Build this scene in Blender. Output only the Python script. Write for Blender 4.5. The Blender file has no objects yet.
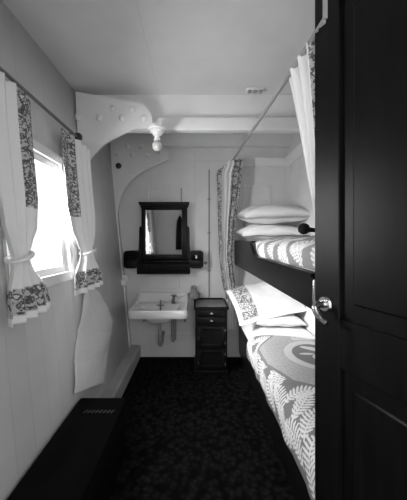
import bpy, bmesh, math, random
import numpy as np
from mathutils import Vector, Matrix

random.seed(7)
np.random.seed(7)
SC = bpy.context.scene
COL = SC.collection
PI = math.pi

# ------------------------------------------------------------------ camera
CAM_Z = 1.22
cam_d = bpy.data.cameras.new('camera')
cam = bpy.data.objects.new('camera', cam_d)
COL.objects.link(cam)
cam.location = (0, 0, CAM_Z)
cam.rotation_euler = (PI / 2, 0, 0)
cam_d.sensor_fit = 'HORIZONTAL'
cam_d.sensor_width = 36
cam_d.lens = 36 * 266 / 407
cam_d.shift_x = 8.5 / 407
cam_d.shift_y = -9.0 / 407
cam_d.clip_start = 0.02
SC.camera = cam

# ------------------------------------------------------------------ light
W = bpy.data.worlds.new('sky')
SC.world = W
W.use_nodes = True
W.node_tree.nodes['Background'].inputs[0].default_value = (1, 1, 1, 1)
W.node_tree.nodes['Background'].inputs[1].default_value = 1.0


def area(name, loc, direction, sx, sy, power):
    d = bpy.data.lights.new(name, 'AREA')
    d.shape = 'RECTANGLE'
    d.size, d.size_y, d.energy = sx, sy, power
    o = bpy.data.objects.new(name, d)
    COL.objects.link(o)
    o.location = loc
    o.rotation_euler = Vector(direction).to_track_quat('-Z', 'Y').to_euler()
    return o


area('window_daylight', (-1.06, 1.34, 1.50), (1, 0.40, -0.35), 0.7, 0.7, 50)
area('window_daylight', (-2.2, .50, 2.10), (1.42, .86, -.74), 0.8, 0.8, 210)
area('doorway_fill', (0.15, -0.25, 1.45), (0, 1, -0.05), 0.7, 1.0, 4.2)  # soft frontal fill added in the doorway behind the camera, not real daylight

vs = SC.view_settings
vs.view_transform = 'Standard'
vs.look = 'None'
vs.gamma = 1
vs.use_curve_mapping = False
vs.exposure = 0.6

# ------------------------------------------------------------------ materials


class NT:
    def __init__(s, name):
        s.m = bpy.data.materials.new(name)
        s.m.use_nodes = True
        s.t = s.m.node_tree
        s.b = s.t.nodes['Principled BSDF']

    def n(s, kind, **kw):
        x = s.t.nodes.new(kind)
        for k, v in kw.items():
            setattr(x, k, v)
        return x

    def l(s, a, b):
        s.t.links.new(a, b)

    def math(s, op, a, b=None, c=None):
        x = s.n('ShaderNodeMath', operation=op)
        for i, v in enumerate((a, b, c)):
            if v is None:
                continue
            if isinstance(v, (int, float)):
                x.inputs[i].default_value = v
            else:
                s.l(v, x.inputs[i])
        return x.outputs[0]

    def ramp(s, fac, pts):
        r = s.n('ShaderNodeValToRGB')
        e = r.color_ramp.elements
        while len(e) < len(pts):
            e.new(0.5)
        for i, (p, g) in enumerate(pts):
            e[i].position = p
            e[i].color = (g, g, g, 1)
        s.l(fac, r.inputs[0])
        return r.outputs[0]

    def pos(s):
        return s.n('ShaderNodeTexCoord').outputs['Object']

    def noise(s, scale, vec=None, detail=3, rough=.5):
        x = s.n('ShaderNodeTexNoise')
        x.inputs['Scale'].default_value = scale
        x.inputs['Detail'].default_value = detail
        x.inputs['Roughness'].default_value = rough
        s.l(vec if vec is not None else s.pos(), x.inputs['Vector'])
        return x.outputs['Fac']

    def bump(s, h, strength=.3, dist=.002):
        x = s.n('ShaderNodeBump')
        x.inputs['Strength'].default_value = strength
        x.inputs['Distance'].default_value = dist
        s.l(h, x.inputs['Height'])
        s.l(x.outputs[0], s.b.inputs['Normal'])

    def mix(s, f, a, b):
        x = s.n('ShaderNodeMix', data_type='RGBA')
        s.l(f, x.inputs['Factor'])
        for i, v in ((6, a), (7, b)):
            if isinstance(v, (int, float)):
                x.inputs[i].default_value = (v, v, v, 1)
            else:
                s.l(v, x.inputs[i])
        return x.outputs[2]


def plain(name, g, rough=.5, metal=0, noise=None, bump=None, spec=.5, coat=0):
    t = NT(name)
    t.b.inputs['Base Color'].default_value = (g, g, g, 1)
    t.b.inputs['Roughness'].default_value = rough
    t.b.inputs['Metallic'].default_value = metal
    t.b.inputs['Specular IOR Level'].default_value = spec
    t.b.inputs['Coat Weight'].default_value = coat
    if noise:
        sc, amt = noise
        f = t.noise(sc)
        c = t.ramp(f, [(.3, g * (1 - amt)), (.7, min(1, g * (1 + amt)))])
        t.l(c, t.b.inputs['Base Color'])
    if bump:
        t.bump(t.noise(bump[0]), bump[1], bump[2])
    return t.m


def boards(name, g, axis, width, off=0, gap=.004):
    """painted boards with narrow joints between them"""
    t = NT(name)
    sep = t.n('ShaderNodeSeparateXYZ')
    t.l(t.pos(), sep.inputs[0])
    c = sep.outputs[axis]
    f = t.math('FRACT', t.math('DIVIDE', t.math('ADD', c, off), width))
    dist = t.math('MULTIPLY', t.math('SUBTRACT', .5, t.math('ABSOLUTE', t.math('SUBTRACT', f, .5))), width)
    k = t.math('MINIMUM', t.math('DIVIDE', dist, gap), 1)
    nz = t.noise(5)
    col = t.ramp(nz, [(.3, g * .95), (.7, g * 1.04)])
    t.l(t.mix(k, g * .86, col), t.b.inputs['Base Color'])
    t.b.inputs['Roughness'].default_value = .42
    t.bump(k, .3, .003)
    return t.m


def wood(name, g, rough=.3, coat=.25):
    t = NT(name)
    mp = t.n('ShaderNodeMapping')
    mp.inputs['Scale'].default_value = (30, 30, 2.5)
    t.l(t.pos(), mp.inputs[0])
    f = t.noise(1.6, mp.outputs[0], 4)
    t.l(t.ramp(f, [(.25, g * .55), (.75, g * 1.5)]), t.b.inputs['Base Color'])
    t.b.inputs['Roughness'].default_value = rough
    t.b.inputs['Coat Weight'].default_value = coat
    t.b.inputs['Coat Roughness'].default_value = .15
    t.b.inputs['Specular IOR Level'].default_value = .14
    return t.m


def carpet(name):
    t = NT(name)
    v = t.n('ShaderNodeTexVoronoi')
    v.inputs['Scale'].default_value = 30
    t.l(t.pos(), v.inputs['Vector'])
    f = t.math('MULTIPLY', t.math('SUBTRACT', .8, v.outputs['Distance']), t.noise(60))
    n2 = t.noise(350)
    t.l(t.ramp(t.math('ADD', f, t.math('MULTIPLY', n2, .25)), [(.15, .003), (.7, .022)]), t.b.inputs['Base Color'])
    t.b.inputs['Roughness'].default_value = 1
    t.b.inputs['Specular IOR Level'].default_value = .05
    t.bump(n2, .6, .004)
    return t.m


def cloth(name, white=.82, dark=.22, floral=False, weave=700, wrinkle=.4):
    """white cloth; where the 'pattern' attribute is 1 a second colour or a floral print"""
    t = NT(name)
    a = t.n('ShaderNodeAttribute', attribute_name='pattern').outputs['Fac']
    if floral:
        uv = t.n('ShaderNodeAttribute', attribute_name='clothuv').outputs['Vector']
        nz = t.noise(62, uv, 2)
        v = t.n('ShaderNodeTexVoronoi')
        v.inputs['Scale'].default_value = 38
        t.l(uv, v.inputs['Vector'])
        fl = t.math('ADD', t.math('MULTIPLY', v.outputs['Distance'], .45), t.math('MULTIPLY', nz, .8))
        pr = t.ramp(fl, [(.44, .66), (.52, dark), (.62, dark * .35), (.70, .5)])
        c = t.mix(a, white, pr)
    else:
        c = t.mix(a, dark, white)
    t.l(c, t.b.inputs['Base Color'])
    t.b.inputs['Roughness'].default_value = .85
    t.b.inputs['Specular IOR Level'].default_value = .2
    t.bump(t.math('ADD', t.noise(14, None, 3), t.math('MULTIPLY', t.noise(weave), .06)), wrinkle, .02)
    return t.m


def glass(name, gl=.12):
    t = NT(name)
    t.t.nodes.remove(t.b)
    tr = t.n('ShaderNodeBsdfTransparent')
    gs = t.n('ShaderNodeBsdfGlossy')
    gs.inputs['Roughness'].default_value = .03
    mx = t.n('ShaderNodeMixShader')
    mx.inputs[0].default_value = gl
    t.l(tr.outputs[0], mx.inputs[1])
    t.l(gs.outputs[0], mx.inputs[2])
    t.l(mx.outputs[0], t.t.nodes['Material Output'].inputs[0])
    return t.m


M = dict(
    back=boards('painted_bulkhead', .70, 0, .47, .0),
    side=boards('painted_ship_side', .60, 1, .118, .03),
    front=boards('painted_door_wall', .86, 0, .235, .04),
    rightw=boards('painted_lining', .70, 1, .235, .1),
    ceil=boards('painted_deckhead', .64, 0, .9, .27, .003),
    paint=plain('white_paint', .74, .38, noise=(6, .03)),
    ledge=plain('grey_white_paint', .42, .5, noise=(9, .12)),
    wood=wood('dark_mahogany', .007, .42, .05),
    wood2=wood('berth_mahogany', .007, .32, .08),
    doorw=wood('polished_black_wood', .004, .4, 0),
    leather=plain('tray_leather', .16, .45, noise=(40, .2)),
    carpet=carpet('dark_carpet'),
    ceramic=plain('white_porcelain', .80, .12, coat=.6),
    chrome=plain('nickel', .55, .22, 1),
    dullmetal=plain('dull_metal', .22, .4, .8),
    darkmetal=plain('dark_metal', .04, .45, .4),
    bulb=None,
    linen=cloth('white_linen', .84, .84, wrinkle=.35),
    cover=cloth('fern_coverlet', .74, .19, wrinkle=.3),
    cover2=cloth('fern_coverlet_upper', .76, .26, wrinkle=.3),
    curtain=cloth('print_bordered_curtain', .82, .16, True, wrinkle=.3),
    sham=cloth('print_bordered_pillowcase', .84, .2, True, wrinkle=.35),
    towel=cloth('creased_white_cloth', .74, .74, wrinkle=.5),
    heater=plain('black_enamel', .003, .6, spec=.06),
    slot=plain('worn_metal_slot', .12, .4, .6),
    mirror=plain('mirror_silver', .86, .02, 1),
    glass=glass('window_glass', .06),
    tumbler=glass('tumbler_glass', .3),
    coat=plain('black_wool', .012, .95, spec=.1),
    ward=plain('grey_stoneware', .30, .4),
)
tb = NT('frosted_bulb')
tb.b.inputs['Base Color'].default_value = (.75, .75, .75, 1)
tb.b.inputs['Roughness'].default_value = .15
tb.b.inputs['Transmission Weight'].default_value = .35
M['bulb'] = tb.m

# ------------------------------------------------------------------ mesh helpers


class MB:
    """collects shapes into one mesh"""

    def __init__(s):
        s.v, s.f = [], []
        s.attr = {}

    def add(s, vs_, fs_):
        o = len(s.v)
        s.v += [tuple(v) for v in vs_]
        s.f += [tuple(i + o for i in f) for f in fs_]
        return s

    def box(s, x0, x1, y0, y1, z0, z1, bev=0.0, seg=2):
        bm = bmesh.new()
        bmesh.ops.create_cube(bm, size=1)
        for v in bm.verts:
            v.co = Vector(((x0 + x1) / 2 + v.co.x * (x1 - x0), (y0 + y1) / 2 + v.co.y * (y1 - y0),
                           (z0 + z1) / 2 + v.co.z * (z1 - z0)))
        if bev:
            bmesh.ops.bevel(bm, geom=list(bm.edges), offset=bev, segments=seg, affect='EDGES', profile=.5)
        bm.verts.index_update()
        s.add([v.co[:] for v in bm.verts], [[v.index for v in f.verts] for f in bm.faces])
        bm.free()
        return s

    def tube(s, path, r, n=12, cap=True):
        path = [Vector(p) for p in path]
        rs = r if isinstance(r, (list, tuple)) else [r] * len(path)
        ref = None
        rings = []
        for i, p in enumerate(path):
            a = path[max(0, i - 1)]
            b = path[min(len(path) - 1, i + 1)]
            t = (b - a).normalized()
            if ref is None:
                ref = Vector((0, 0, 1)) if abs(t.z) < .9 else Vector((1, 0, 0))
            u = t.cross(ref).normalized()
            w = u.cross(t).normalized()
            ref = w
            rings.append([p + (u * math.cos(k * 2 * PI / n) + w * math.sin(k * 2 * PI / n)) * rs[i] for k in range(n)])
        vs_ = [q for rg in rings for q in rg]
        fs_ = []
        for i in range(len(path) - 1):
            for k in range(n):
                fs_.append((i * n + k, i * n + (k + 1) % n, (i + 1) * n + (k + 1) % n, (i + 1) * n + k))
        if cap:
            fs_.append(tuple(range(n - 1, -1, -1)))
            fs_.append(tuple(range((len(path) - 1) * n, len(path) * n)))
        return s.add(vs_, fs_)

    def lathe(s, prof, c=(0, 0, 0), axis='z', n=24):
        """prof: list of (radius, height)"""
        vs_, fs_ = [], []
        for r, h in prof:
            r = max(r, 1e-4)
            for k in range(n):
                a = k * 2 * PI / n
                p = (r * math.cos(a), r * math.sin(a), h)
                if axis == 'y':
                    p = (p[0], p[2], p[1])
                elif axis == 'x':
                    p = (p[2], p[0], p[1])
                vs_.append((c[0] + p[0], c[1] + p[1], c[2] + p[2]))
        for i in range(len(prof) - 1):
            for k in range(n):
                fs_.append((i * n + k, i * n + (k + 1) % n, (i + 1) * n + (k + 1) % n, (i + 1) * n + k))
        fs_.append(tuple(range(n - 1, -1, -1)))
        fs_.append(tuple(range((len(prof) - 1) * n, len(prof) * n)))
        return s.add(vs_, fs_)

    def prism(s, poly, axis, a, b):
        """poly in the plane square to axis ('x': (y,z), 'y': (x,z), 'z': (x,y)), from a to b"""
        def put(p, h):
            return {'x': (h, p[0], p[1]), 'y': (p[0], h, p[1]), 'z': (p[0], p[1], h)}[axis]
        n = len(poly)
        vs_ = [put(p, a) for p in poly] + [put(p, b) for p in poly]
        fs_ = [tuple(range(n)), tuple(range(2 * n - 1, n - 1, -1))]
        fs_ += [(i, n + i, n + (i + 1) % n, (i + 1) % n) for i in range(n)]
        return s.add(vs_, fs_)

    def grid(s, fn, nu, nv):
        """fn(u, v) -> point, u and v in 0..1"""
        vs_ = [fn(i / nu, j / nv) for j in range(nv + 1) for i in range(nu + 1)]
        w = nu + 1
        fs_ = [(j * w + i, j * w + i + 1, (j + 1) * w + i + 1, (j + 1) * w + i) for j in range(nv) for i in range(nu)]
        return s.add(vs_, fs_)

    def build(s, name, mat, parent=None, sharp=38, solid=0, sub=0):
        me = bpy.data.meshes.new(name)
        me.from_pydata(s.v, [], s.f)
        bm = bmesh.new()
        bm.from_mesh(me)
        bmesh.ops.recalc_face_normals(bm, faces=bm.faces)
        bm.to_mesh(me)
        bm.free()
        me.polygons.foreach_set('use_smooth', [True] * len(me.polygons))
        me.set_sharp_from_angle(angle=math.radians(sharp))
        for k, arr in s.attr.items():
            arr = np.asarray(arr, dtype=np.float32)
            if arr.ndim == 1:
                at = me.attributes.new(k, 'FLOAT', 'POINT')
                at.data.foreach_set('value', arr)
            else:
                at = me.attributes.new(k, 'FLOAT_VECTOR', 'POINT')
                at.data.foreach_set('vector', arr.ravel())
        me.materials.append(mat)
        o = bpy.data.objects.new(name, me)
        COL.objects.link(o)
        if parent is not None:
            o.parent = parent
            o.matrix_parent_inverse = Matrix.Translation(-Vector(parent.location))
        if solid:
            md = o.modifiers.new('thickness', 'SOLIDIFY')
            md.thickness = abs(solid)
            md.offset = 1 if solid > 0 else -1
        if sub:
            md = o.modifiers.new('smooth', 'SUBSURF')
            md.levels = md.render_levels = sub
        return o


def thing(name, label, cat, loc, group=None):
    o = bpy.data.objects.new(name, None)
    COL.objects.link(o)
    o.empty_display_size = .05
    o.location = loc
    return tag(o, label, cat, group)


def tag(o, label, cat, group=None):
    o['label'] = label
    o['category'] = cat
    if group:
        o['group'] = group
    return o


def struct(o, label=None, cat=None):
    o['kind'] = 'structure'
    if label:
        o['label'] = label
        o['category'] = cat
    return o


def sm(a, b, t):
    t = min(1, max(0, (t - a) / (b - a)))
    return t * t * (3 - 2 * t)


def interp(pts, t):
    """piecewise-linear over sorted (t, value...)"""
    if t <= pts[0][0]:
        return pts[0][1:]
    for p, q in zip(pts, pts[1:]):
        if t <= q[0]:
            k = (t - p[0]) / (q[0] - p[0])
            k = k * k * (3 - 2 * k) * .5 + k * .5
            return tuple(a + (b - a) * k for a, b in zip(p[1:], q[1:]))
    return pts[-1][1:]


def spline(pts, n):
    """Catmull-Rom through 2-D or 3-D points"""
    P = [Vector(p) for p in pts]
    P = [P[0] * 2 - P[1]] + P + [P[-1] * 2 - P[-2]]
    out = []
    for i in range(1, len(P) - 2):
        for k in range(n):
            t = k / n
            a, b, c, d = P[i - 1:i + 3]
            out.append(.5 * ((2 * b) + (c - a) * t + (2 * a - 5 * b + 4 * c - d) * t * t + (3 * b - a - 3 * c + d) * t ** 3))
    out.append(P[-2])
    return out


def rrect(xa, xb, ya, yb_, r, n=6):
    out = []
    for (cx_, cy_, a0) in ((xb - r, ya + r, -PI / 2), (xb - r, yb_ - r, 0), (xa + r, yb_ - r, PI / 2), (xa + r, ya + r, PI)):
        for i in range(n + 1):
            a = a0 + i * PI / 2 / n
            out.append((cx_ + r * math.cos(a), cy_ + r * math.sin(a)))
    return out


# ------------------------------------------------------------------ setting
YB = 2.80          # bulkhead with the mirror
XR = 0.98          # lining behind the bunks
ZC = 2.32          # deckhead
YF = 0.13          # wall with the doorway
SIDE = [(0, -.655), (.13, -.667), (1.33, -.785), (1.8, -.83), (2.32, -.882), (2.5, -.90)]


def xs(z):
    for (z0, x0), (z1, x1) in zip(SIDE, SIDE[1:]):
        if z <= z1:
            return x0 + (x1 - x0) * (z - z0) / (z1 - z0)
    return SIDE[-1][1]


struct(MB().box(-1.0, 1.1, -.4, 2.9, -.06, 0).build('floor', M['carpet']))
struct(MB().box(-1.0, 1.1, .05, 2.9, ZC, ZC + .06).build('ceiling', M['ceil']))
struct(MB().box(-1.0, 1.1, YB, YB + .06, 0, ZC).build('wall_back', M['back']))
struct(MB().box(XR, XR + .06, .05, YB, 0, ZC).build('wall_right', M['rightw']))
mb = MB()
mb.box(-.95, -.20, YF - .06, YF, 0, ZC)
mb.box(.64, XR, YF - .06, YF, 0, ZC)
mb.box(-.20, .64, YF - .06, YF, 2.03, ZC)
struct(mb.build('wall_front', M['front']))
# ship's side, leaning outwards, with the window opening
WY0, WY1, WZ0, WZ1 = 1.12, 1.60, 1.04, 1.68
ys = [.07, WY0, WY1, YB]
zs = [0, .13, WZ0, 1.33, WZ1, 1.8, ZC]
mb = MB()
mb.v = [(xs(z), y, z) for z in zs for y in ys]
for j in range(len(zs) - 1):
    for i in range(3):
        if i == 1 and WZ0 <= zs[j] < WZ1:
            continue
        a = j * 4 + i
        mb.f.append((a, a + 1, a + 5, a + 4))
wl = mb.build('wall_left', M['side'])
# thickness goes outwards
nx = wl.data.polygons[0].normal.x
struct(wl)
md = wl.modifiers.new('thickness', 'SOLIDIFY')
md.thickness = .07
md.offset = -1 if nx > 0 else 1
md.use_even_offset = True

# window: frame and pane
win = struct(thing('window_1', 'bright square cabin window in the left side behind curtain', 'window', (xs(WZ0) - .05, 1.26, WZ0)))


def wx(z, o=0):
    return xs(z) + o


mb = MB()


def bar(y0, y1, z0, z1, o0, o1):
    vs_ = []
    for z in (z0, z1):
        for y in (y0, y1):
            for o in (o0, o1):
                vs_.append((xs(z) + o, y, z))
    mb.add(vs_, [(0, 1, 3, 2), (4, 6, 7, 5), (0, 4, 5, 1), (2, 3, 7, 6), (0, 2, 6, 4), (1, 5, 7, 3)])


for a in ((WY0, WY0 + .035, WZ0, WZ1), (WY1 - .035, WY1, WZ0, WZ1), (WY0 + .035, WY1 - .035, WZ0, WZ0 + .035),
          (WY0 + .035, WY1 - .035, WZ1 - .035, WZ1)):
    bar(*a, -.055, -.02)
mb.build('window_frame', M['paint'], win)
mb = MB()
bar(WY0 + .035, WY1 - .035, WZ0 + .035, WZ1 - .035, -.042, -.038)
mb.build('pane', M['glass'], win)
mb = MB()
for a in ((WY0 - .05, WY0, WZ0 - .05, WZ1 + .05), (WY1, WY1 + .04, WZ0 - .05, WZ1 + .05), (WY0, WY1, WZ0 - .05, WZ0),
          (WY0, WY1, WZ1, WZ1 + .05)):
    bar(*a, 0, .014)
mb.build('casing', M['paint'], win)

# waterway ledge at the foot of the ship's side
mb = MB().prism([(-.655, 0), (-.573, 0), (-.573, .118), (-.582, .128), (-.667, .129)], 'y', .10, YB)
struct(mb.build('baseboard_left', M['ledge']))
# cornices
mb = MB().prism([(YB, 2.09), (YB, 2.005), (YB - .012, 2.005), (YB - .016, 2.03), (YB - .034, 2.06), (YB - .04, 2.09)], 'x', .40, XR)
struct(mb.build('trim_1', M['paint']))
mb = MB().prism([(XR, 2.09), (XR, 2.005), (XR - .012, 2.005), (XR - .016, 2.03), (XR - .034, 2.06), (XR - .04, 2.09)], 'y', .2, YB - .04)
struct(mb.build('trim_2', M['paint']))


def panel_frame(name, x0, x1, z0, z1, w=.014, h=.008):
    m_ = MB()
    m_.box(x0, x0 + w, YB - h, YB, z0, z1, .003, 1)
    m_.box(x1 - w, x1, YB - h, YB, z0, z1, .003, 1)
    m_.box(x0 + w, x1 - w, YB - h, YB, z0, z0 + w, .003, 1)
    m_.box(x0 + w, x1 - w, YB - h, YB, z1 - w, z1, .003, 1)
    return struct(m_.build(name, M['paint']))


panel_frame('trim_3', -.50, -.15, .86, 1.78)
panel_frame('trim_4', .50, .80, 1.30, 1.81)
panel_frame('trim_5', -.50, -.02, .24, .38)
panel_frame('trim_6', -.50, -.15, .72, .86)
struct(MB().box(-.79, .39, YB - .006, YB, 2.05, 2.062, .002, 1).build('trim_7', M['paint']))

# ------------------------------------------------------------------ deck beams with knee brackets


def knee(parent, yface, th, poly, bolts):
    k = MB().prism(poly, 'y', yface, yface + th).build('bracket', M['paint'], parent, 20)
    for (x, z) in bolts:
        MB().lathe([(.025, 0), (.0235, -.007), (.017, -.014), (.008, -.0175), (0, -.0185)], (x, yface, z), 'y', 14).build('rivet', M['paint'], k)
    return k


B1 = 1.96
bm1 = thing('deck_beam', 'white steel ceiling beam nearest the camera carrying the lamp', 'beam', (0, B1, 2.03))
mb = MB()
mb.box(-.89, XR, B1 + .04, B1 + .06, 2.05, ZC)
mb.box(-.62, XR, B1 - .012, B1 + .06, 2.034, 2.13, .010, 3)
mb.build('beam', M['paint'], bm1)
arc1 = [(-.285, 2.028), (-.335, 2.028), (-.437, 2.026), (-.552, 1.973), (-.668, 1.902), (-.757, 1.805)]
arc1s = [tuple(p) for p in spline(arc1[2:], 6)]
poly = [(-.86, 2.295), (-.372, 2.207), (-.312, 2.134), (-.305, 2.05)] + arc1[:2] + arc1s + \
       [(-.765, 1.70), (-.77, 1.50), (-.775, 1.2), (-.76, .7), (-.715, .3)] + \
       [(xs(z) - .003, z) for z in (.3, .7, 1.0, 1.33, 1.8)]


def W1(px, py, d):
    return ((px - 195) * d / 266, CAM_Z - (py - 241) * d / 266)


bl = [(-.83, 2.175), (-.84, 2.04), (-.675, 2.215), (-.69, 2.05), (-.558, 2.195), (-.512, 2.120), (-.432, 2.18), (-.375, 2.10), (-.61, 2.11)]
bl = [W1(px, py, B1 - .05) for px, py in ((99.5, 118), (113, 108.5), (122, 118), (132.5, 109.5), (144, 118), (78, 117.5))]
knee(bm1, B1 - .05, .018, poly, bl)

B2 = 2.70
bm2 = thing('deck_beam', 'white rounded beam bracket against the far bulkhead above the mirror', 'beam', (-.5, B2, 1.9))
arc2 = [(-.274, 2.047), (-.41, 1.991), (-.538, 1.92), (-.66, 1.825), (-.735, 1.71), (-.768, 1.60)]
arc2s = [tuple(p) for p in spline(arc2, 6)]
poly2 = [(-.87, 2.26), (-.335, 2.197), (-.28, 2.138), (-.272, 2.06)] + arc2s + [(xs(z) + .009, z) for z in (1.5, 1.33, .9, .5, .14)] + [(xs(z) - .003, z) for z in (.14, .5, .9, 1.33, 1.8)]
bl2 = [W1(px, py, B2) for px, py in ((117.5, 154), (127.5, 146), (132, 154.5), (141.5, 147), (147, 155), (161, 153))]
knee(bm2, B2, .03, poly2, bl2)
MB().box(-.87, XR, B2 + .03, YB, 2.20, ZC).build('beam', M['paint'], bm2)

# ------------------------------------------------------------------ ceiling lamp
lx, ly = -.268, 1.885
lamp = thing('ceiling_lamp', 'bare bulb lamp on white round ceiling rose at the bracket tip', 'lamp', (lx, ly, 2.03))
MB().box(lx - .04, lx + .04, ly - .055, B1 + .02, 2.018, 2.034, .004).build('mounting_block', M['paint'], lamp)
MB().lathe([(.064, 2.0180), (.066, 2.0100), (.062, 2.0020), (.05, 1.9960), (.047, 1.9870), (.036, 1.9800), (.03, 1.9690), (.024, 1.9640)],
           (lx, ly, 0), 'z', 32).build('ceiling_rose', M['ceramic'], lamp)
MB().lathe([(.021, 1.9650), (.021, 1.9460), (.025, 1.9440), (.025, 1.9340), (.02, 1.9310)], (lx, ly, 0), 'z', 24).build('socket', M['ceramic'], lamp)
MB().lathe([(.014, 1.934), (.015, 1.928), (.022, 1.922), (.030, 1.912), (.0345, 1.900), (.0355, 1.889), (.033, 1.877), (.027, 1.868), (.018, 1.861), (.008, 1.858), (0, 1.8575)],
           (lx, ly, 0), 'z', 28).build('bulb', M['bulb'], lamp, 80)

# wiring cleats on the deckhead
for i, (x, y, lab) in enumerate(((.435, 1.925, 'white wiring cleat pair on the ceiling in front of the near beam'),
                                 (.437, 2.655, 'white wiring cleat pair on the ceiling behind the near beam by the bulkhead'))):
    c = thing('wiring_cleat', lab, 'cleat', (x, y, ZC), 'wiring cleats on the ceiling')
    MB().box(x - .065, x + .065, y - .02, y + .02, ZC - .012, ZC, .003).build('base', M['paint'], c)
    for k in (-1, 0, 1):
        MB().lathe([(.014, 0), (.014, -.014), (.008, -.018), (0, -.018)], (x + k * .04, y, ZC - .012), 'z', 14).build('stud', M['ward'], c)

# dark knob on the far bracket
kx, kz = W1(118.6, 166, B2 - .03)
k = MB().lathe([(.012, .03), (.012, .012), (.027, .006), (.03, -.004), (.027, -.014), (.014, -.02), (0, -.021)], (kx, B2 - .03, kz), 'y', 20).build('round_knob', M['darkmetal'])
tag(k, 'small dark round knob fixed on the far bracket', 'knob')

# ------------------------------------------------------------------ mirror shelf unit on the bulkhead
mir = thing('mirror_shelf', 'dark wooden wall mirror with shelf box and rounded side racks above washbasin', 'mirror', (-.32, YB, .88))
YM = 2.70
mb = MB()
gx0, gx1, gz0, gz1 = -.502, -.135, 1.083, 1.535
fx0, fx1 = -.545, -.078
mb.box(fx0, gx0, YM, YM + .035, 1.03, 1.56, .006)
mb.box(gx1, fx1, YM, YM + .035, 1.03, 1.56, .006)
mb.box(gx0 - .002, gx1 + .002, YM, YM + .035, gz1, 1.56, .005)
mb.box(gx0 - .002, gx1 + .002, YM, YM + .035, 1.03, gz0, .005)
mb.build('mirror_frame', M['wood'], mir)
MB().box(gx0 - .004, gx1 + .004, YM + .012, YM + .02, gz0 - .004, gz1 + .004).build('mirror_glass', M['mirror'], mir)
mb = MB()
mb.box(fx0 - .008, fx1 + .008, YM - .012, YM + .05, 1.56, 1.578, .004)
mb.prism([(fx0 - .008, 1.578), (fx1 + .008, 1.578), (fx1 + .020, 1.600), (fx1 + .020, 1.612), (fx0 - .020, 1.612), (fx0 - .020, 1.600)], 'y', YM - .035, YM + .06)
mb.build('cornice', M['wood'], mir)
MB().box(fx0 + .01, fx1 - .01, YM + .035, YB, 1.0, 1.56).build('back_board', M['wood'], mir)
for s in (-1, 1):
    cx = (fx0 + fx1) / 2
    e = abs(fx1 - cx)
    pr = [(e, 1.02), (e + .028, 1.02), (e + .03, 1.10), (e + .024, 1.20), (e + .022, 1.345), (e + .016, 1.365), (e, 1.372)]
    MB().prism([(cx + s * x, z) for x, z in pr], 'y', YM + .005, YM + .03).build('side_bracket', M['wood'], mir)
# box below the glass
mb = MB()
bx0, bx1 = -.585, -.05
mb.box(bx0, bx1, YM - .03, YB, .885, .90, .004)
mb.prism([(YM - .03, .90), (YM - .045, .94), (YM - .048, .985), (YM - .035, 1.0), (YM - .02, .985), (YM - .02, .90)], 'x', bx0 + .005, bx1 - .005)
mb.box(bx0, bx0 + .018, YM - .03, YB, .90, 1.06, .004)
mb.box(bx1 - .018, bx1, YM - .03, YB, .90, 1.06, .004)
mb.box(bx0 + .018, bx1 - .018, YB - .02, YB, .90, 1.06)
mb.box(bx0, bx1, YM - .02, YB, 1.005, 1.022, .004)
mb.build('shelf_box', M['wood'], mir)
MB().tube([(bx0 + .02, YM - .04, 1.045), (bx1 - .02, YM - .04, 1.045)], .006).build('gallery_rail', M['wood'], mir)
for s in (-1, 1):
    x0, x1 = (-.722, -.575) if s < 0 else (-.06, .085)
    w = x1 - x0
    out = x0 if s < 0 else x1
    inn = x1 if s < 0 else x0
    x0, x1 = (-.714, -.577) if s < 0 else (-.058, .085)

    def rr(a, b, c, d, q):
        return [(p[0], p[1]) for p in rrect(a, b, c, d, q, 5)]
    zo0, zo1 = .945, 1.122
    outer, inner = rr(x0, x1, zo0, zo1, .034), rr(x0 + .016, x1 - .016, zo0 + .016, zo1 - .016, .026)
    n = len(outer)
    yA, yB_ = YM - .04, YB - .004
    vs_ = [(p[0], yA, p[1]) for p in outer] + [(p[0], yA, p[1]) for p in inner] + [(p[0], yB_, p[1]) for p in outer] + [(p[0], yB_, p[1]) for p in inner]
    fs_ = []
    for q in range(n):
        w = (q + 1) % n
        fs_ += [(q, w, n + w, n + q), (q, 2 * n + q, 2 * n + w, w), (n + q, n + w, 3 * n + w, 3 * n + q), (2 * n + q, 3 * n + q, 3 * n + w, 2 * n + w)]
    mb = MB().add(vs_, fs_)
    rk = mb.build('side_rack', M['wood'], mir)
    MB().box(x0 + .014, x1 - .014, YB - .016, YB - .006, zo0 + .014, zo1 - .014).build('back_board', M['wood'], rk)
    MB().box(x0 + .006, x1 - .006, YM - .046, YM - .036, .968, 1.03, .004).build('front_slat', M['wood'], rk)
tb_ = MB().lathe([(.024, .962), (.026, .968), (.032, 1.072), (.0305, 1.072), (.024, .972), (0, .97)], (.012, 2.735, 0), 'z', 20).build('tumbler', M['tumbler'])
tag(tb_, 'clear glass tumbler standing in the right hand side rack of the mirror', 'glass')

# ------------------------------------------------------------------ washbasin
wb = thing('washbasin', 'white porcelain washbasin with flat splashback on the bulkhead', 'washbasin', (-.34, 2.6, .3))
x0, x1, yf, yb = -.612, -.066, 2.39, YB
cx = (x0 + x1) / 2
zr = .592


def loft(mb, rings, cap0=True, cap1=True):
    n = len(rings[0])
    vs_ = [p for r_ in rings for p in r_]
    fs_ = [(i * n + k, i * n + (k + 1) % n, (i + 1) * n + (k + 1) % n, (i + 1) * n + k) for i in range(len(rings) - 1) for k in range(n)]
    if cap0:
        fs_.append(tuple(range(n - 1, -1, -1)))
    if cap1:
        fs_.append(tuple(range((len(rings) - 1) * n, len(rings) * n)))
    mb.add(vs_, fs_)


def ring(xa, xb, ya, yb_, r, z):
    return [(p[0], p[1], z) for p in rrect(xa, xb, ya, yb_, r)]


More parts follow.
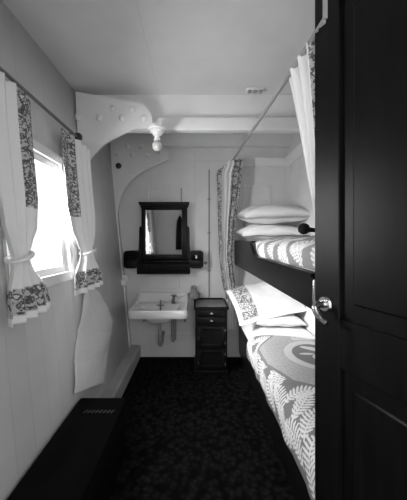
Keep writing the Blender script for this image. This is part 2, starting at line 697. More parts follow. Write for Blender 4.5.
mb = MB()
bxa, bxb, bya, byb = x0 + .09, x1 - .09, yf + .055, yf + .275
rings = [
    ring(cx - .05, cx + .05, 2.50, 2.60, .045, .44),
    ring(cx - .13, cx + .13, 2.46, 2.66, .08, .465),
    ring(cx - .19, cx + .19, 2.435, 2.69, .08, .52),
    ring(x0 + .03, x1 - .03, yf + .025, yb - .001, .04, .522),
    ring(x0 + .006, x1 - .006, yf + .004, yb - .001, .045, .517),
    ring(x0, x1, yf, yb - .001, .045, .524),
    ring(x0, x1, yf, yb - .001, .045, .58),
    ring(x0 + .008, x1 - .008, yf + .008, yb - .002, .042, zr),
    ring(x0 + .02, x1 - .02, yf + .02, yb - .004, .04, zr),
    ring(x0 + .035, x1 - .035, yf + .03, yb - .115, .04, zr - .006),
    ring(bxa - .01, bxb + .01, bya - .008, byb + .008, .07, zr - .010),
    ring(bxa, bxb, bya, byb, .075, zr - .022),
    ring(bxa + .025, bxb - .025, bya + .02, byb - .02, .07, zr - .085),
    ring(bxa + .08, bxb - .08, bya + .06, byb - .05, .05, zr - .12),
    ring(cx - .03, cx + .03, 2.53, 2.59, .028, zr - .125),
]
loft(mb, rings)
# splashback: rises from the deck with swept sides
sp = [(x0 + .0, .585), (x0 + .012, .60), (x0 + .03, .615), (x0 + .04, .645), (x0 + .042, .675), (x0 + .05, .684), (x1 - .022, .684), (x1 - .014, .676), (x1 - .010, .62), (x1, .585)]
mb.prism(sp, 'y', yb - .035, yb - .001)
# swept cheeks running forward from the splashback
for sgn, xe in ((1, x0), (-1, x1)):
    ch = [(yb - .03, .588), (yb - .03, .668), (yb - .06, .655), (yb - .09, .625), (yb - .16, .602), (yb - .26, .5925), (yb - .34, .588)]
    mb.prism(ch, 'x', xe + sgn * .010, xe + sgn * .034)
mb.build('basin', M['ceramic'], wb, 45)
# taps and fittings
mb = MB().lathe([(.026, .468), (.026, .474), (.012, .478), (.008, .484), (.008, .598), (.012, .602), (.012, .612), (.006, .616), (.006, .65), (.009, .655), (0, .66)], (cx + .01, 2.54, 0), 'z', 14)
mb.tube([(cx + .01 - .036, 2.54, .607), (cx + .01 + .036, 2.54, .607)], .006, 8)
mb.build('waste_lever', M['dullmetal'], wb)
tx = -.215
mb = MB().lathe([(.02, .588), (.02, .60), (.012, .606), (.012, .65), (.019, .655), (.019, .668), (.008, .674), (0, .675)], (tx, 2.70, 0), 'z', 14)
mb.tube([(tx, 2.70, .632), (tx - .005, 2.65, .642), (tx - .01, 2.615, .630), (tx - .01, 2.605, .612)], [.010, .010, .009, .008], 10)
mb.tube([(tx - .028, 2.70, .67), (tx + .028, 2.70, .67)], .006, 8)
mb.tube([(tx, 2.672, .67), (tx, 2.728, .67)], .006, 8)
mb.build('tap', M['dullmetal'], wb)
ch_ = MB().tube(spline([(tx + .02, 2.72, .655), (tx + .05, 2.74, .64), (tx + .09, 2.755, .648), (tx + .115, 2.762, .655)], 5), .0028, 6)
ch_.build('plug_chain', M['dullmetal'], wb)
# pipes and wall brackets below
mb = MB().lathe([(.03, .445), (.03, .43), (.018, .425)], (cx, 2.55, 0), 'z', 16)
mb.tube(spline([(cx, 2.55, .43), (cx, 2.55, .30), (cx, 2.553, .235), (cx + .004, 2.60, .205), (cx + .008, 2.66, .21), (cx + .01, 2.72, .25), (cx + .01, 2.80, .262)], 5), .0165, 12)
mb.build('waste_pipe', M['ward'], wb)
mb = MB().tube([(tx - .01, 2.71, .54), (tx - .01, 2.71, .21), (tx - .01, 2.712, .195)], .017, 12)
mb.tube([(tx + .018, 2.735, .54), (tx + .018, 2.735, .2)], .008, 8)
mb.build('supply_pipe', M['ward'], wb)
for bx in (x0 + .075, x1 - .04):
    mb = MB()
    mb.box(bx - .008, bx + .008, 2.44, YB, .522, .54, .002, 1)
    mb.tube(spline([(bx, 2.79, .40), (bx, 2.72, .43), (bx, 2.62, .50), (bx, 2.5, .524)], 5), .007, 8)
    mb.box(bx - .012, bx + .012, YB - .012, YB, .37, .54, .002, 1)
    mb.build('wall_bracket', M['ward'], wb)

# carafe holder on the bulkhead between basin and cabinet
ca = thing('carafe_holder', 'grey wall holder with small carafe between washbasin and cabinet', 'holder', (.0, YB, 0.630))
hx = -.012
MB().box(hx - .03, hx + .03, YB - .014, YB, 0.630, 0.750, .004).build('wall_plate', M['ward'], ca)
mb = MB().lathe([(.03, 0.628), (.055, 0.640), (.064, 0.665), (.066, 0.685), (.060, 0.685), (.057, 0.666), (.045, 0.645), (0, 0.638)], (hx, YB - .08, 0), 'z', 24)
mb.box(hx - .012, hx + .012, YB - .03, YB - .01, 0.640, 0.660)
mb.build('cup_ring', M['ward'], ca)
MB().lathe([(.03, 0.642), (.042, 0.670), (.04, 0.700), (.022, 0.720), (.014, 0.730), (.014, 0.750), (.019, 0.755), (.017, 0.765), (0, 0.767)], (hx, YB - .08, 0), 'z', 20).build('carafe', M['ward'], ca)

# holder on the ship's side beside the basin
sh = thing('match_holder', 'small white ceramic holder in the corner left of washbasin', 'holder', (-.71, 2.69, .76))
MB().box(-.745, -.675, 2.684, 2.699, .755, .875, .005).build('back_plate', M['ceramic'], sh)
MB().prism([(2.686, .762), (2.655, .775), (2.640, .835), (2.648, .835), (2.662, .80), (2.686, .80)], 'x', -.737, -.683).build('pocket', M['ceramic'], sh)

# conduit and switch on the bulkhead
mb = MB().tube([(.148, YB - .008, .62), (.148, YB - .008, 1.97)], .0065, 8)
for z in (.9, 1.3, 1.65):
    mb.box(.132, .164, YB - .010, YB, z, z + .016)
cd = tag(mb.build('conduit', M['ward']), 'thin dark vertical conduit on bulkhead between mirror and bunk curtain', 'conduit')
mb = MB().tube([(-.142, YB - .006, 1.62), (-.142, YB - .006, 1.78)], .005, 8)
tag(mb.build('conduit', M['ward']), 'short thin conduit rising above the right corner of the mirror', 'conduit')
sw = thing('light_switch', 'small pale switch box on bulkhead right of the mirror', 'switch', (.115, YB, 1.0))
MB().box(.082, .138, YB - .028, YB, .945, 1.04, .006).build('switch_box', M['paint'], sw)
MB().lathe([(.018, -.028), (.016, -.034), (.006, -.036), (.005, -.052), (0, -.053)], (.11, YB, .992), 'y', 16).build('toggle', M['dullmetal'], sw)

# ------------------------------------------------------------------ bedside cabinet
cb = thing('bedside_cabinet', 'dark wooden bedside cabinet with two drawers between washbasin and bunk', 'cabinet', (.15, 2.6, 0))
c0, c1, cy0, cy1 = -.003, .302, 2.43, YB - .005
mb = MB()
mb.box(c0 + .006, c0 + .022, cy0 + .015, cy1, .02, .595)
mb.box(c1 - .022, c1 - .006, cy0 + .015, cy1, .02, .595)
mb.box(c0 + .022, c1 - .022, cy1 - .01, cy1, .02, .595)
mb.box(c0 + .022, c1 - .022, cy0 + .02, cy1 - .01, .03, .045)
mb.box(c0 + .022, c1 - .022, cy0 + .015, cy1 - .01, .225, .24)
mb.box(c0 + .022, c1 - .022, cy0 + .015, cy1 - .01, .44, .452)
mb.box(c0, c1, cy0 + .004, cy1, 0, .03, .006)
mb.build('carcass', M['wood'], cb)
mb = MB()
mb.box(c0 - .008, c1 + .008, cy0 - .008, cy1, .592, .607, .004)
mb.box(c0 - .008, c0 + .008, cy0 - .008, cy1, .607, .618, .003)
mb.box(c1 - .008, c1 + .008, cy0 - .008, cy1, .607, .618, .003)
mb.box(c0 + .008, c1 - .008, cy0 - .008, cy0 + .006, .607, .618, .003)
mb.box(c0 + .008, c1 - .008, cy1 - .014, cy1, .607, .624, .003)
tp = mb.build('top', M['wood'], cb)
MB().box(c0 + .01, c1 - .01, cy0 + .008, cy1 - .016, .607, .610).build('inlay', M['leather'], tp)
for z0, z1 in ((.527, .588), (.458, .522)):
    d = MB().box(c0 + .024, c1 - .024, cy0 + .003, cy0 + .26, z0, z1, .004).build('drawer', M['wood'], cb)
    MB().lathe([(.006, 0), (.006, -.008), (.014, -.012), (.015, -.018), (.010, -.024), (0, -.026)], ((c0 + c1) / 2, cy0 + .003, (z0 + z1) / 2), 'y', 16).build('knob', M['chrome'], d)
for z0, z1, kz in ((.245, .436, .345), (.05, .222, .12)):
    mb = MB().box(c0 + .024, c1 - .024, cy0 + .008, cy0 + .02, z0, z1)
    for a in ((c0 + .024, c0 + .06, z0, z1), (c1 - .06, c1 - .024, z0, z1), (c0 + .06, c1 - .06, z1 - .034, z1), (c0 + .06, c1 - .06, z0, z0 + .034)):
        mb.box(a[0], a[1], cy0, cy0 + .012, a[2], a[3], .003)
    d = mb.build('door', M['wood'], cb)
    MB().tube([(c0 + .038, cy0 + .002, kz), (c0 + .038, cy0 - .014, kz), (c0 + .038, cy0 - .016, kz - .022)], [.006, .006, .005], 10).build('catch', M['chrome'], d)
    for hz_ in (z0 + .03, z1 - .05):
        MB().box(c1 - .030, c1 - .022, cy0 - .004, cy0 + .01, hz_, hz_ + .026, .002).build('hinge', M['dullmetal'], d)

# ------------------------------------------------------------------ pattern of fern fronds


def fern_mask(U, V, fronds):
    out = np.zeros_like(U)
    for (u, v, ang, L, curl, w) in fronds:
        n = max(9, int(L / .0185))
        a = ang
        pu, pv = u, v
        for i in range(n):
            t = i / (n - 1)
            a = ang + curl * t * t
            du, dv = math.cos(a), math.sin(a)
            pu += du * L / n
            pv += dv * L / n
            # spine
            q = ((U - pu) * du + (V - pv) * dv) / (L / n)
            p = (-(U - pu) * dv + (V - pv) * du) / .0045
            out = np.maximum(out, ((q * q + p * p) < 1).astype(float))
            ll = w * (math.sin(PI * (.12 + .84 * t)) ** .8)
            for s in (-1, 1):
                b = a + s * math.radians(58)
                cu, cv = math.cos(b), math.sin(b)
                mu, mv = pu + cu * ll * .5, pv + cv * ll * .5
                q = ((U - mu) * cu + (V - mv) * cv) / (ll * .5 + 1e-5)
                p = (-(U - mu) * cv + (V - mv) * cu) / .0066
                out = np.maximum(out, ((q * q + p * p) < 1).astype(float))
    return out


def rand_fronds(n, u0, u1, v0, v1, rng):
    out = []
    for i in range(n):
        out.append((rng.uniform(u0, u1), rng.uniform(v0, v1), rng.uniform(0, 2 * PI), rng.uniform(.16, .28), rng.uniform(-1.2, 1.2), rng.uniform(.05, .075)))
    return out


# ------------------------------------------------------------------ lower bunk
lb = thing('lower_bunk', 'dark wooden lower bunk with low side board along the lining', 'bunk', (.7, 1.8, 0))
BY0, BY1 = .88, 2.70
mb = MB()
mb.box(.447, .472, BY0, BY1, .085, .372, .006)
mb.build('side_board', M['wood2'], lb)
MB().box(.474, .97, BY0, BY1, 0, .085).build('plinth', M['wood2'], lb)
MB().box(.474, .97, BY1 - .024, BY1, .085, .50, .006).build('head_board', M['wood2'], lb)
MB().box(.474, .97, BY0, BY0 + .024, .085, .46, .006).build('foot_board', M['wood2'], lb)
mt = MB().box(.477, .972, BY0 + .03, BY1 - .03, .09, .395, .03, 3).build('mattress', M['linen'])
tag(mt, 'white mattress lying in the lower bunk', 'mattress')


def profile_len(pts):
    s = [0]
    for p, q in zip(pts, pts[1:]):
        s.append(s[-1] + math.dist(p, q))
    return s


def profile_at(pts, cum, s):
    for i in range(len(pts) - 1):
        if s <= cum[i + 1] or i == len(pts) - 2:
            k = (s - cum[i]) / (cum[i + 1] - cum[i])
            return (pts[i][0] + (pts[i + 1][0] - pts[i][0]) * k, pts[i][1] + (pts[i + 1][1] - pts[i][1]) * k)


def bedcloth(name, prof, y0, y1, mat, pat, nu, nv, lift=None, edge=None, th=.006):
    P = [tuple(p) for p in spline(prof, 6)]
    cum = profile_len(P)
    T = cum[-1]
    vs_ = []
    U = np.zeros((nv + 1, nu + 1))
    V = np.zeros((nv + 1, nu + 1))
    for j in range(nv + 1):
        for i in range(nu + 1):
            s = T * i / nu
            x, z = profile_at(P, cum, s)
            fv = j / nv
            if edge:
                ya, yb_ = edge(s / T)
            else:
                ya, yb_ = y0, y1
            y = ya + (yb_ - ya) * fv
            if lift:
                dx, dz = lift(x, y, s / T)
                x += dx
                z += dz
            vs_.append((x, y, z))
            U[j, i] = s
            V[j, i] = y
    w = nu + 1
    m_ = MB()
    m_.add(vs_, [(j * w + i, j * w + i + 1, (j + 1) * w + i + 1, (j + 1) * w + i) for j in range(nv) for i in range(nu)])
    if pat is not None:
        m_.attr['pattern'] = pat(U.ravel(), V.ravel())
    return m_.build(name, mat, None, 60, -th)


# white sheet turned back at the head of the lower bunk
sheet_prof = [(.452, .377), (.47, .392), (.50, .42), (.56, .443), (.68, .457), (.82, .455), (.968, .445)]
o = bedcloth('bed_sheet', sheet_prof, 2.06, 2.66, M['linen'], None, 40, 40,
             lambda x, y, t: (0, .006 * math.sin(9 * y + 7 * x) * sm(0, .2, t)),
             edge=lambda t: (2.07 - .10 * t, 2.665))
tag(o, 'white top sheet turned back below the pillows of lower bunk', 'sheet')


def lower_pattern(U, V):
    # U: metres from the hem across, V: metres from the camera side
    mu, mv = .52, 1.76
    rng = random.Random(4)
    fr = []
    for i, v in enumerate(np.arange(.95, 2.2, .125)):
        fr.append((.03 + .02 * (i % 2), v - .02, 1.15 + .25 * ((i * 7) % 3 - 1), .22, .7 if i % 2 else -.5, .066))
        fr.append((.13, v + .02, .55 + .3 * ((i * 5) % 3 - 1), .19, -.7 if i % 2 else .5, .058))
        if v < 1.5:
            fr.append((.30, v - .1, .9 + .5 * ((i * 3) % 3 - 1), .2, .6, .06))
            fr.append((.46, v - .12, 1.3 - .4 * ((i * 3) % 3 - 1), .2, -.6, .06))
    fern = fern_mask(U, V, fr)
    # latticed field with a stepped outline
    du, dv = np.abs(U - mu), np.abs(V - mv)
    field = (du < .35) & (dv < .42) & (du + dv < .56) & (U > .15 + .12 * np.clip((1.80 - V) / .4, 0, 1))
    a = ((U + V) / .018) % 1
    b = ((U - V) / .018) % 1
    lat = np.where((a < .38) | (b < .38), .55, .12)
    out = np.where(field, lat, fern * .95 + .02)
    border = (du < .37) & (dv < .44) & (du + dv < .585) & (U > .13 + .12 * np.clip((1.80 - V) / .4, 0, 1)) & ~field
    out = np.where(border, .05, out)
    r = np.sqrt((du / .215) ** 2 + (dv / .245) ** 2)
    out = np.where(r < 1.0, .72, out)
    out = np.where(r < .76, -.0, out)
    # pale figure in the medallion: leaning form with a curved scroll
    ins = r < .74
    uu, vv = (U - mu), (V - mv)
    f1 = (((uu - .03) / .10) ** 2 + ((vv - .09 + .5 * (uu - .03)) / .035) ** 2) < 1
    f2 = (((uu + .07) / .05) ** 2 + ((vv - .02) / .016) ** 2) < 1
    f3 = np.abs(np.sqrt(((uu - .02) / .06) ** 2 + ((vv + .045) / .055) ** 2) - 1) < .22
    f4 = (((uu - .10) / .05) ** 2 + ((vv + .02) / .11) ** 2) < 1
    out = np.where(ins & (f1 | f2 | f3 | f4), .8, out)
    # crown-like bar above the ring
    cr = (np.abs(uu) < .075) & (vv > .26) & (vv < .30 + .02 * np.abs(np.sin(uu * 80)))
    out = np.where(cr, .7, out)
    return np.clip(out, 0, 1)


cov_prof = [(.437, .262), (.434, .31), (.437, .36), (.455, .40), (.50, .432), (.58, .455), (.70, .468), (.83, .468), (.962, .455)]
o = bedcloth('coverlet', cov_prof, .90, 2.2, M['cover'], lower_pattern, 170, 330,
             lambda x, y, t: (-.008 * max(0, math.sin(y * 21)) * sm(.35, .0, t), .005 * math.sin(6 * y + 8 * x) * sm(.2, .5, t)),
             edge=lambda t: (.912, 2.225 - .18 * sm(.1, 1, t)))
tag(o, 'fern patterned coverlet with round medallion spread over the lower bunk', 'coverlet')


def pillow(name, c, size, rot, mat, seed, band=None):
    L, Wd, H = size
    rng = random.Random(seed)
    ph = [rng.uniform(0, 6.28) for _ in range(6)]
    n, m = 44, 32
    top, bot = [], []
    R = Matrix.Rotation(rot[2], 3, 'Z') @ Matrix.Rotation(rot[1], 3, 'Y') @ Matrix.Rotation(rot[0], 3, 'X')
    pat, uvs = [], []
    for side in (1, -1):
        for j in range(m + 1):
            for i in range(n + 1):
                u, v = -1 + 2 * i / n, -1 + 2 * j / m
                t = (max(0, 1 - abs(u) ** 3.6) ** .5) * (max(0, 1 - abs(v) ** 2.8) ** .5)
                pin = 1 - .05 * (1 - u * u) * (v * v) - 0
                pin2 = 1 - .06 * (1 - v * v) * (u * u)
                wr = 1 + .05 * math.sin(5 * u + ph[0] + 2 * v) + .04 * math.sin(9 * v + ph[1] - 4 * u)
                p = Vector((u * L / 2 * pin2, v * Wd / 2 * pin, (H * .58 if side > 0 else -H * .36) * t * wr))
                edge = max(abs(u), abs(v))
                p.z += .003 * math.sin(8 * u + ph[2]) * edge
                (top if side > 0 else bot).append(Vector(c) + R @ p)
                if band:
                    pat.append(1.0 if band(u * L / 2, v * Wd / 2) else 0.0)
                    uvs.append((u * L / 2, v * Wd / 2, side))
    w = n + 1
    m_ = MB()
    m_.add(top, [(j * w + i, j * w + i + 1, (j + 1) * w + i + 1, (j + 1) * w + i) for j in range(m) for i in range(n)])
    m_.add(bot, [(j * w + i, (j + 1) * w + i, (j + 1) * w + i + 1, j * w + i + 1) for j in range(m) for i in range(n)])
    if band:
        m_.attr['pattern'] = pat
        m_.attr['clothuv'] = uvs
    o = m_.build(name, mat, None, 60)
    md = o.modifiers.new('weld', 'WELD')
    md.merge_threshold = .004
    return o


o = pillow('pillow', (.735, 2.43, .508), (.44, .34, .10), (0, .02, .04), M['linen'], 3)
tag(o, 'plain white pillow lying beneath the bordered pillow of lower bunk', 'pillow', 'pillows of the bunks')
o = pillow('pillow', (.645, 2.465, .674), (.63, .43, .15), (math.radians(34), math.radians(-10), math.radians(7)), M['sham'], 5,
           lambda u, v: (-.275 < u < -.13 and -.195 < v < .2))
tag(o, 'white pillow with printed border band propped at head of lower bunk', 'pillow', 'pillows of the bunks')

# ------------------------------------------------------------------ upper berth
ub = thing('upper_berth', 'dark wooden upper berth with side board raised at head end', 'bunk', (.7, 1.8, .97))
UY0, UY1 = .905, 2.70
prof = [(UY0, .984), (UY1, .984), (UY1, 1.225), (2.06, 1.222), (1.99, 1.215), (1.93, 1.19), (1.885, 1.15), (1.84, 1.122), (1.77, 1.11), (UY0 + .02, 1.104), (UY0 + .006, 1.10), (UY0, 1.09)]
MB().prism(prof, 'x', .402, .424).build('side_board', M['wood2'], ub, 25)
MB().prism([(UY0 + .004, 1.096), (1.77, 1.104), (1.84, 1.117), (1.84, 1.124), (1.77, 1.117), (UY0 + .004, 1.110)], 'x', .396, .428).build('edge_moulding', M['wood'], ub)
MB().box(.424, .972, UY0 + .01, UY1, .995, 1.02).build('base_board', M['wood2'], ub)
MB().box(.424, .972, UY1 - .022, UY1, 1.02, 1.22, .005).build('head_board', M['wood2'], ub)
MB().box(.424, .972, UY0 + .006, UY0 + .026, 1.02, 1.16, .005).build('foot_board', M['wood2'], ub)
MB().box(.396, .430, UY0 - .018, UY0 - .001, .975, 1.092, .008, 3).build('end_cap', M['chrome'], ub)
o = MB().box(.452, .965, UY0 + .05, UY1 - .03, 1.022, 1.15, .04, 3).build('mattress', M['linen'])
tag(o, 'white mattress lying in the upper berth', 'mattress')


def upper_pattern(U, V):
    fr = []
    for i, v in enumerate(np.arange(.95, 2.15, .135)):
        fr.append((.0, v, .75 + .4 * ((i * 7) % 3 - 1), .21, .5 if i % 2 else -.5, .062))
        fr.append((.16, v + .05, 1.3 - .5 * ((i * 5) % 3 - 1), .2, -.6 if i % 2 else .6, .06))
        fr.append((.34, v - .03, .6 + .5 * ((i * 4) % 3 - 1), .2, .4, .06))
    return np.clip(fern_mask(U, V, fr), 0, 1)


uc_prof = [(.438, 1.112), (.434, 1.14), (.440, 1.178), (.466, 1.207), (.53, 1.228), (.64, 1.242), (.78, 1.24), (.90, 1.232), (.965, 1.22)]
o = bedcloth('coverlet', uc_prof, .94, 2.1, M['cover2'], upper_pattern, 130, 290,
             lambda x, y, t: (-.004 * math.sin(y * 16), .012 * sm(.2, .6, t) * (1 + math.sin(4.2 * y + 5 * x)) * .6),
             edge=lambda t: (.945, 2.0 + .22 * sm(.0, .5, t)))
tag(o, 'fern patterned coverlet spread over the upper berth', 'coverlet')
o = bedcloth('bed_sheet', [(.438, 1.13), (.452, 1.162), (.50, 1.186), (.62, 1.200), (.80, 1.200), (.965, 1.186)], 2.04, 2.66, M['linen'], None, 30, 30)
tag(o, 'white sheet beneath the pillows of upper berth', 'sheet')
o = pillow('pillow', (.69, 2.44, 1.288), (.58, .40, .135), (math.radians(6), math.radians(-1), 0), M['linen'], 11)
tag(o, 'white pillow at the bottom of the pair on upper berth', 'pillow', 'pillows of the bunks')
o = pillow('pillow', (.715, 2.47, 1.452), (.60, .42, .175), (math.radians(8), math.radians(-2), .03), M['linen'], 17)
tag(o, 'plump white pillow on top of the pair on upper berth', 'pillow', 'pillows of the bunks')
# small dark round object lying on the upper coverlet
dx, dy = .565, 1.38
db = MB()
db.lathe([(0, -.030), (.016, -.026), (.028, -.012), (.030, .004), (.024, .02), (.011, .028), (0, .030)], (dx, dy, 1.283), 'z', 20)
db.tube([(dx + .02, dy, 1.28), (dx + .06, dy - .01, 1.274), (dx + .10, dy - .02, 1.268)], [.014, .011, .008], 10)
tag(db.build('dark_knob', M['coat']), 'small dark rounded object with a stem lying on upper coverlet', 'knob')

# ------------------------------------------------------------------ curtain rod and curtains of the bunks
RA, RB = Vector((.383, 2.76, 2.043)), Vector((.392, .80, 1.885))


def rod_at(y):
    k = (y - RA.y) / (RB.y - RA.y)
    return RA + (RB - RA) * k


mb = MB().tube([tuple(RA), tuple(RB)], .010, 12)
rod = thing('curtain_rod', 'slanting metal curtain rod above the edge of the bunks', 'rod', tuple(RA))
mb.build('rod', M['ward'], rod)
MB().lathe([(.026, YB - RA.y), (.026, .028), (.016, .022), (.014, -.01), (0, -.012)], tuple(RA), 'y', 18).build('wall_socket', M['ward'], rod)
e = rod_at(.80)
mb = MB().tube([(e.x, e.y, e.z + .0), (e.x, e.y, ZC)], .008, 10)
mb.build('hanger', M['ward'], rod)


def sheet(name, fn, nu, nv, mat, pat, uvscale, th=.003, parent=None):
    m_ = MB().grid(fn, nu, nv)
    U = np.array([i / nu for j in range(nv + 1) for i in range(nu + 1)])
    V = np.array([j / nv for j in range(nv + 1) for i in range(nu + 1)])
    m_.attr['pattern'] = np.array([1.0 if pat(u, v) else 0.0 for u, v in zip(U, V)])
    m_.attr['clothuv'] = np.stack([U * uvscale[0], V * uvscale[1], U * 0], 1)
    return m_.build(name, mat, parent, 75, th)


# gathered curtain at the head
KS = 100.4
tab = []
for (py, L, R) in ((163, 221, 243), (174, 216.5, 241.5), (200, 217.5, 238.5), (225, 218, 235), (255, 219, 232.5), (272, 221, 234), (285, 223, 237),
                   (298, 226.5, 238.5), (325, 227.5, 237.5), (345, 228.5, 237), (362, 229.5, 234)):
    tab.append((CAM_Z - (py - 241) / KS, (L - 195) / KS, (R - 195) / KS))
tab.sort()


def head_curtain(u, v):
    ztop = 2.03 - .11 * sm(.42, 0, u) - .015 * sm(.7, 1, u)
    z = ztop + (.02 - ztop + .0) * v * .86
    L, R = interp(tab, z)
    ph = u * 2 * PI * 4.5
    dep = 2.645 + .024 * math.sin(ph) - .02 * math.cos(u * 6) + .03 * v
    x = L + (R - L) * (u + .05 * math.sin(2 * ph))
    dep += .06 * (1 - sm(.78, .95, z))
    return (x, dep, z)


o = sheet('bunk_curtain', head_curtain, 110, 150, M['curtain'],
          lambda u, v: v < .80 and (u < .19 or (u > .60 and not (.90 < u < .93))), (.55, 1.75))
tag(o, 'gathered white curtain with printed borders at the head of the bunks', 'curtain')


def foot_curtain(u, v):
    y0 = 1.115 - .27 * u
    r = rod_at(y0)
    bz = 1.16
    by = .918 - .022 * u
    s = v
    y = y0 + (by - y0) * (s ** .9)
    z = r.z + (bz - r.z) * s
    amp = .014 * (1 - .65 * v)
    x = r.x + (.437 - r.x) * v ** .9 + amp * math.sin(u * 2 * PI * 3.5)
    return (x, y, z)


o = sheet('bunk_curtain', foot_curtain, 90, 80, M['curtain'], lambda u, v: u > .80, (.5, .9))
tag(o, 'plain white curtain swept back at the foot of the bunks beside door', 'curtain')

# ------------------------------------------------------------------ window curtain, its rod and the hanging cloth on the left
wr = thing('curtain_rod', 'short metal curtain rod with round end over the left window', 'rod', (-.775, 1.76, 1.905))
MB().tube([(-.775, .75, 1.905), (-.775, 1.75, 1.905)], .009, 12).build('rod', M['dullmetal'], wr)
MB().lathe([(.01, -.02), (.024, -.014), (.031, 0), (.027, .014), (.012, .022), (0, .023)], (-.775, 1.755, 1.905), 'y', 22).build('finial', M['darkmetal'], wr)
for y in (.80, 1.70):
    MB().tube([(-.775, y, 1.905), (xs(1.905) - .002, y, 1.905)], .007, 8).build('rod_bracket', M['dullmetal'], wr)


def side_curtain(y_edge, y_far, ztop, zbot, tie, flip):
    """gathered, tied at 'tie' and flaring below it"""
    def fn(u, v):
        z = ztop + (zbot - ztop) * v
        full = abs(y_far - y_edge)
        g = interp([(zbot, 1.12), (zbot + .10, 1.0), (tie - .04, .5), (tie, .40), (tie + .05, .58), (tie + .13, .86), (tie + .26, 1.0), (ztop, 1.0)], z)[0]
        anchor = .62 if flip > 0 else .38
        c = y_edge + (y_far - y_edge) * anchor
        y = c + (u - anchor) * (y_far - y_edge) * g
        amp = .020 * (.6 + .4 * g)
        off = interp([(zbot, .07), (tie, .055), (1.905, .055)], z)[0]
        xb = interp([(zbot, xs(zbot) + .07), (tie, xs(tie) + .06), (ztop, -.775 + .012)], z)[0]
        e_ = u if flip > 0 else 1 - u
        x = xb - .012 * (1 - sm(0, .3, e_)) + amp * sm(-.1, .45, e_) * math.sin(e_ * 2 * PI * 4 + .6)
        return (x, y, z)
    return fn


cu = thing('window_curtain', 'white curtain with printed edges tied back at far side of left window', 'curtain', (-.75, 1.7, .92))
f = side_curtain(1.545, 1.90, 1.875, .905, 1.155, 1)
sheet('drape', f, 90, 110, M['curtain'], lambda u, v: (u < .44 and v < .52) or (.865 < v < .965), (.45, 1.0), .003, cu)
ang = [i * 2 * PI / 24 for i in range(25)]
ty = 1.56 + .335 * .62
MB().tube([(xs(1.155) + .055 + .042 * math.cos(a), ty + .068 * math.sin(a), 1.155 + .018 * math.sin(a)) for a in ang], .009, 8, False).build('tie_back', M['curtain'], cu)
cu2 = thing('window_curtain', 'white curtain with printed edges tied back at near side of left window', 'curtain', (-.75, .9, .92))
f2 = side_curtain(.98, 1.25, 1.875, .905, 1.155, -1)
sheet('drape', f2, 90, 110, M['curtain'], lambda u, v: (u > .56 and v < .52) or (.865 < v < .965), (.45, 1.0), .003, cu2)
ty = .98 + .27 * .38
MB().tube([(xs(1.155) + .055 + .042 * math.cos(a), ty + .05 * math.sin(a), 1.155 + .018 * math.sin(a)) for a in ang], .009, 8, False).build('tie_back', M['curtain'], cu2)

# creased cloth hanging below the far curtain
cl = [(.93, 1.76, 1.90), (.80, 1.69, 2.03), (.66, 1.61, 2.15), (.55, 1.55, 2.24), (.46, 1.51, 2.21), (.36, 1.48, 2.08), (.27, 1.46, 1.97), (.20, 1.44, 1.90)]
cl = sorted(cl)


def hang(u, v):
    z = .93 + (.20 - .93) * v + (.17 * (1 - u) * v ** 2)
    ya, yb_ = interp(cl, z)
    y = ya + (yb_ - ya) * u
    crease = .008 * math.exp(-((v - .38 - .29 * u) / .02) ** 2) + .005 * math.exp(-((v - .66 - .16 * u) / .02) ** 2)
    x = xs(z) + .012 + .045 * math.sin(PI * min(1, max(0, u))) ** .7 * (.35 + .65 * v) - crease + .008 * math.sin(9 * v + 5 * u)
    return (x, y, z)


o = sheet('hanging_cloth', hang, 50, 80, M['towel'], lambda u, v: True, (1, 1), .004)
tag(o, 'plain white creased cloth hanging below the curtain on the left side', 'cloth')

# ------------------------------------------------------------------ black slotted heater below the window
ht = thing('cabin_heater', 'low black box with slotted top standing below the left window', 'heater', (-.5, 1.2, 0))
mb = MB().box(-.568, -.40, .62, 1.545, 0, .145, .006)
mb.box(-.672, -.40, .62, 1.56, .145, .305, .012)
mb.build('casing', M['heater'], ht)
mb = MB()
for i in range(8):
    yy = 1.425
    xx = -.595 + i * .0205
    mb.add([(xx, yy - .012, .3055), (xx + .007, yy - .012, .3055), (xx + .018, yy + .012, .3055), (xx + .011, yy + .012, .3055),
            (xx, yy - .012, .308), (xx + .007, yy - .012, .308), (xx + .018, yy + .012, .308), (xx + .011, yy + .012, .308)],
           [(0, 1, 2, 3), (7, 6, 5, 4), (0, 4, 5, 1), (1, 5, 6, 2), (2, 6, 7, 3), (3, 7, 4, 0)])
mb.build('grille', M['slot'], ht)

# ------------------------------------------------------------------ open door on the right
HX, HY = .602, .17
EX, EY = .377, .85
dv_ = Vector((EX - HX, EY - HY, 0))
DL = dv_.length
ax = dv_.normalized()
nrm = Vector((-ax.y, ax.x, 0))       # face towards the cabin and camera
if nrm.dot(Vector((-EX, -EY, 0))) < 0:
    nrm = -nrm
door = struct(thing('door_1', 'open black polished wooden cabin door at the right with curved handle', 'door', (HX, HY, 0)))


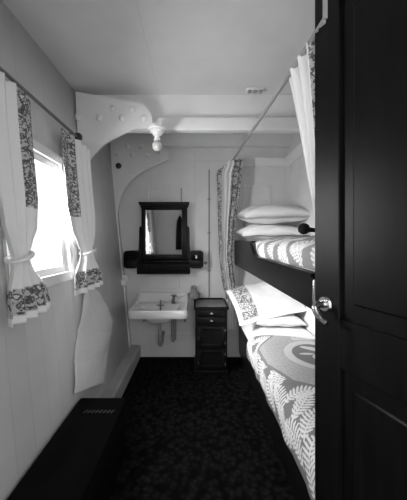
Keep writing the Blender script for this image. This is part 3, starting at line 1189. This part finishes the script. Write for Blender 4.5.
def dbox(mb, a0, a1, n0, n1, z0, z1, bev=.002):
    """a along the door from the free edge, n out of the face"""
    t_ = MB().box(a0, a1, n0, n1, z0, z1, bev, 1)
    pts = []
    for (a, n_, z) in t_.v:
        p = Vector((EX, EY, 0)) - ax * a + nrm * n_
        pts.append((p.x, p.y, z))
    mb.add(pts, t_.f)


mb = MB()
dbox(mb, .022, .10, -.036, 0, .02, 2.02)
dbox(mb, 0, .022, -.036, -.006, .02, 2.02)
dbox(mb, DL - .10, DL, -.036, 0, .02, 2.02)
for z0, z1 in ((.02, .24), (.86, 1.0), (1.90, 2.02)):
    dbox(mb, .10, DL - .10, -.036, 0, z0, z1)
mb.build('door_frame', M['doorw'], door)
for z0, z1 in ((.24, .86), (1.0, 1.90)):
    mb = MB()
    dbox(mb, .095, DL - .095, -.026, -.012, z0 - .005, z1 + .005)
    dbox(mb, .14, DL - .14, -.014, -.004, z0 + .045, z1 - .045, .006)
    mb.build('panel', M['doorw'], door)


def dp(a, n_, z):
    p = Vector((EX, EY, 0)) - ax * a + nrm * n_
    return (p.x, p.y, z)


hd = MB()
hd.tube([dp(.050, 0, 1.03), dp(.050, .006, 1.03)], [.024, .021], 22)
hd.tube([dp(.050, .004, 1.03), dp(.050, .034, 1.03)], [.011, .009], 14)
hd.tube(spline([dp(.050, .030, 1.034), dp(.052, .040, 1.028), dp(.058, .043, 1.016), dp(.070, .043, 1.002), dp(.086, .042, .992), dp(.098, .040, .988)], 5),
        [.008] * 6 + [.0095] * 12 + [.008] * 8, 12)
hd.build('handle', M['chrome'], door)

# ------------------------------------------------------------------ coat by the doorway (seen in the mirror)
ct = thing('hanging_coat', 'dark coat hanging by the doorway, seen only in the mirror', 'coat', (-.30, YF + .05, 1.05))
cr = []
for z, w, d in ((1.05, .075, .05), (1.25, .07, .05), (1.45, .062, .045), (1.6, .055, .04), (1.68, .03, .03), (1.72, .012, .015)):
    cr.append([(-.30 + w * math.cos(a) * (1 + .1 * math.sin(5 * a)), YF + .055 + d * math.sin(a) * .9, z) for a in [i * 2 * PI / 24 for i in range(24)]])
mb = MB()
loft(mb, cr)
mb.build('coat', M['coat'], ct)
MB().tube([(-.30, YF, 1.74), (-.30, YF + .04, 1.735), (-.30, YF + .055, 1.75)], .006, 8).build('hook', M['chrome'], ct)
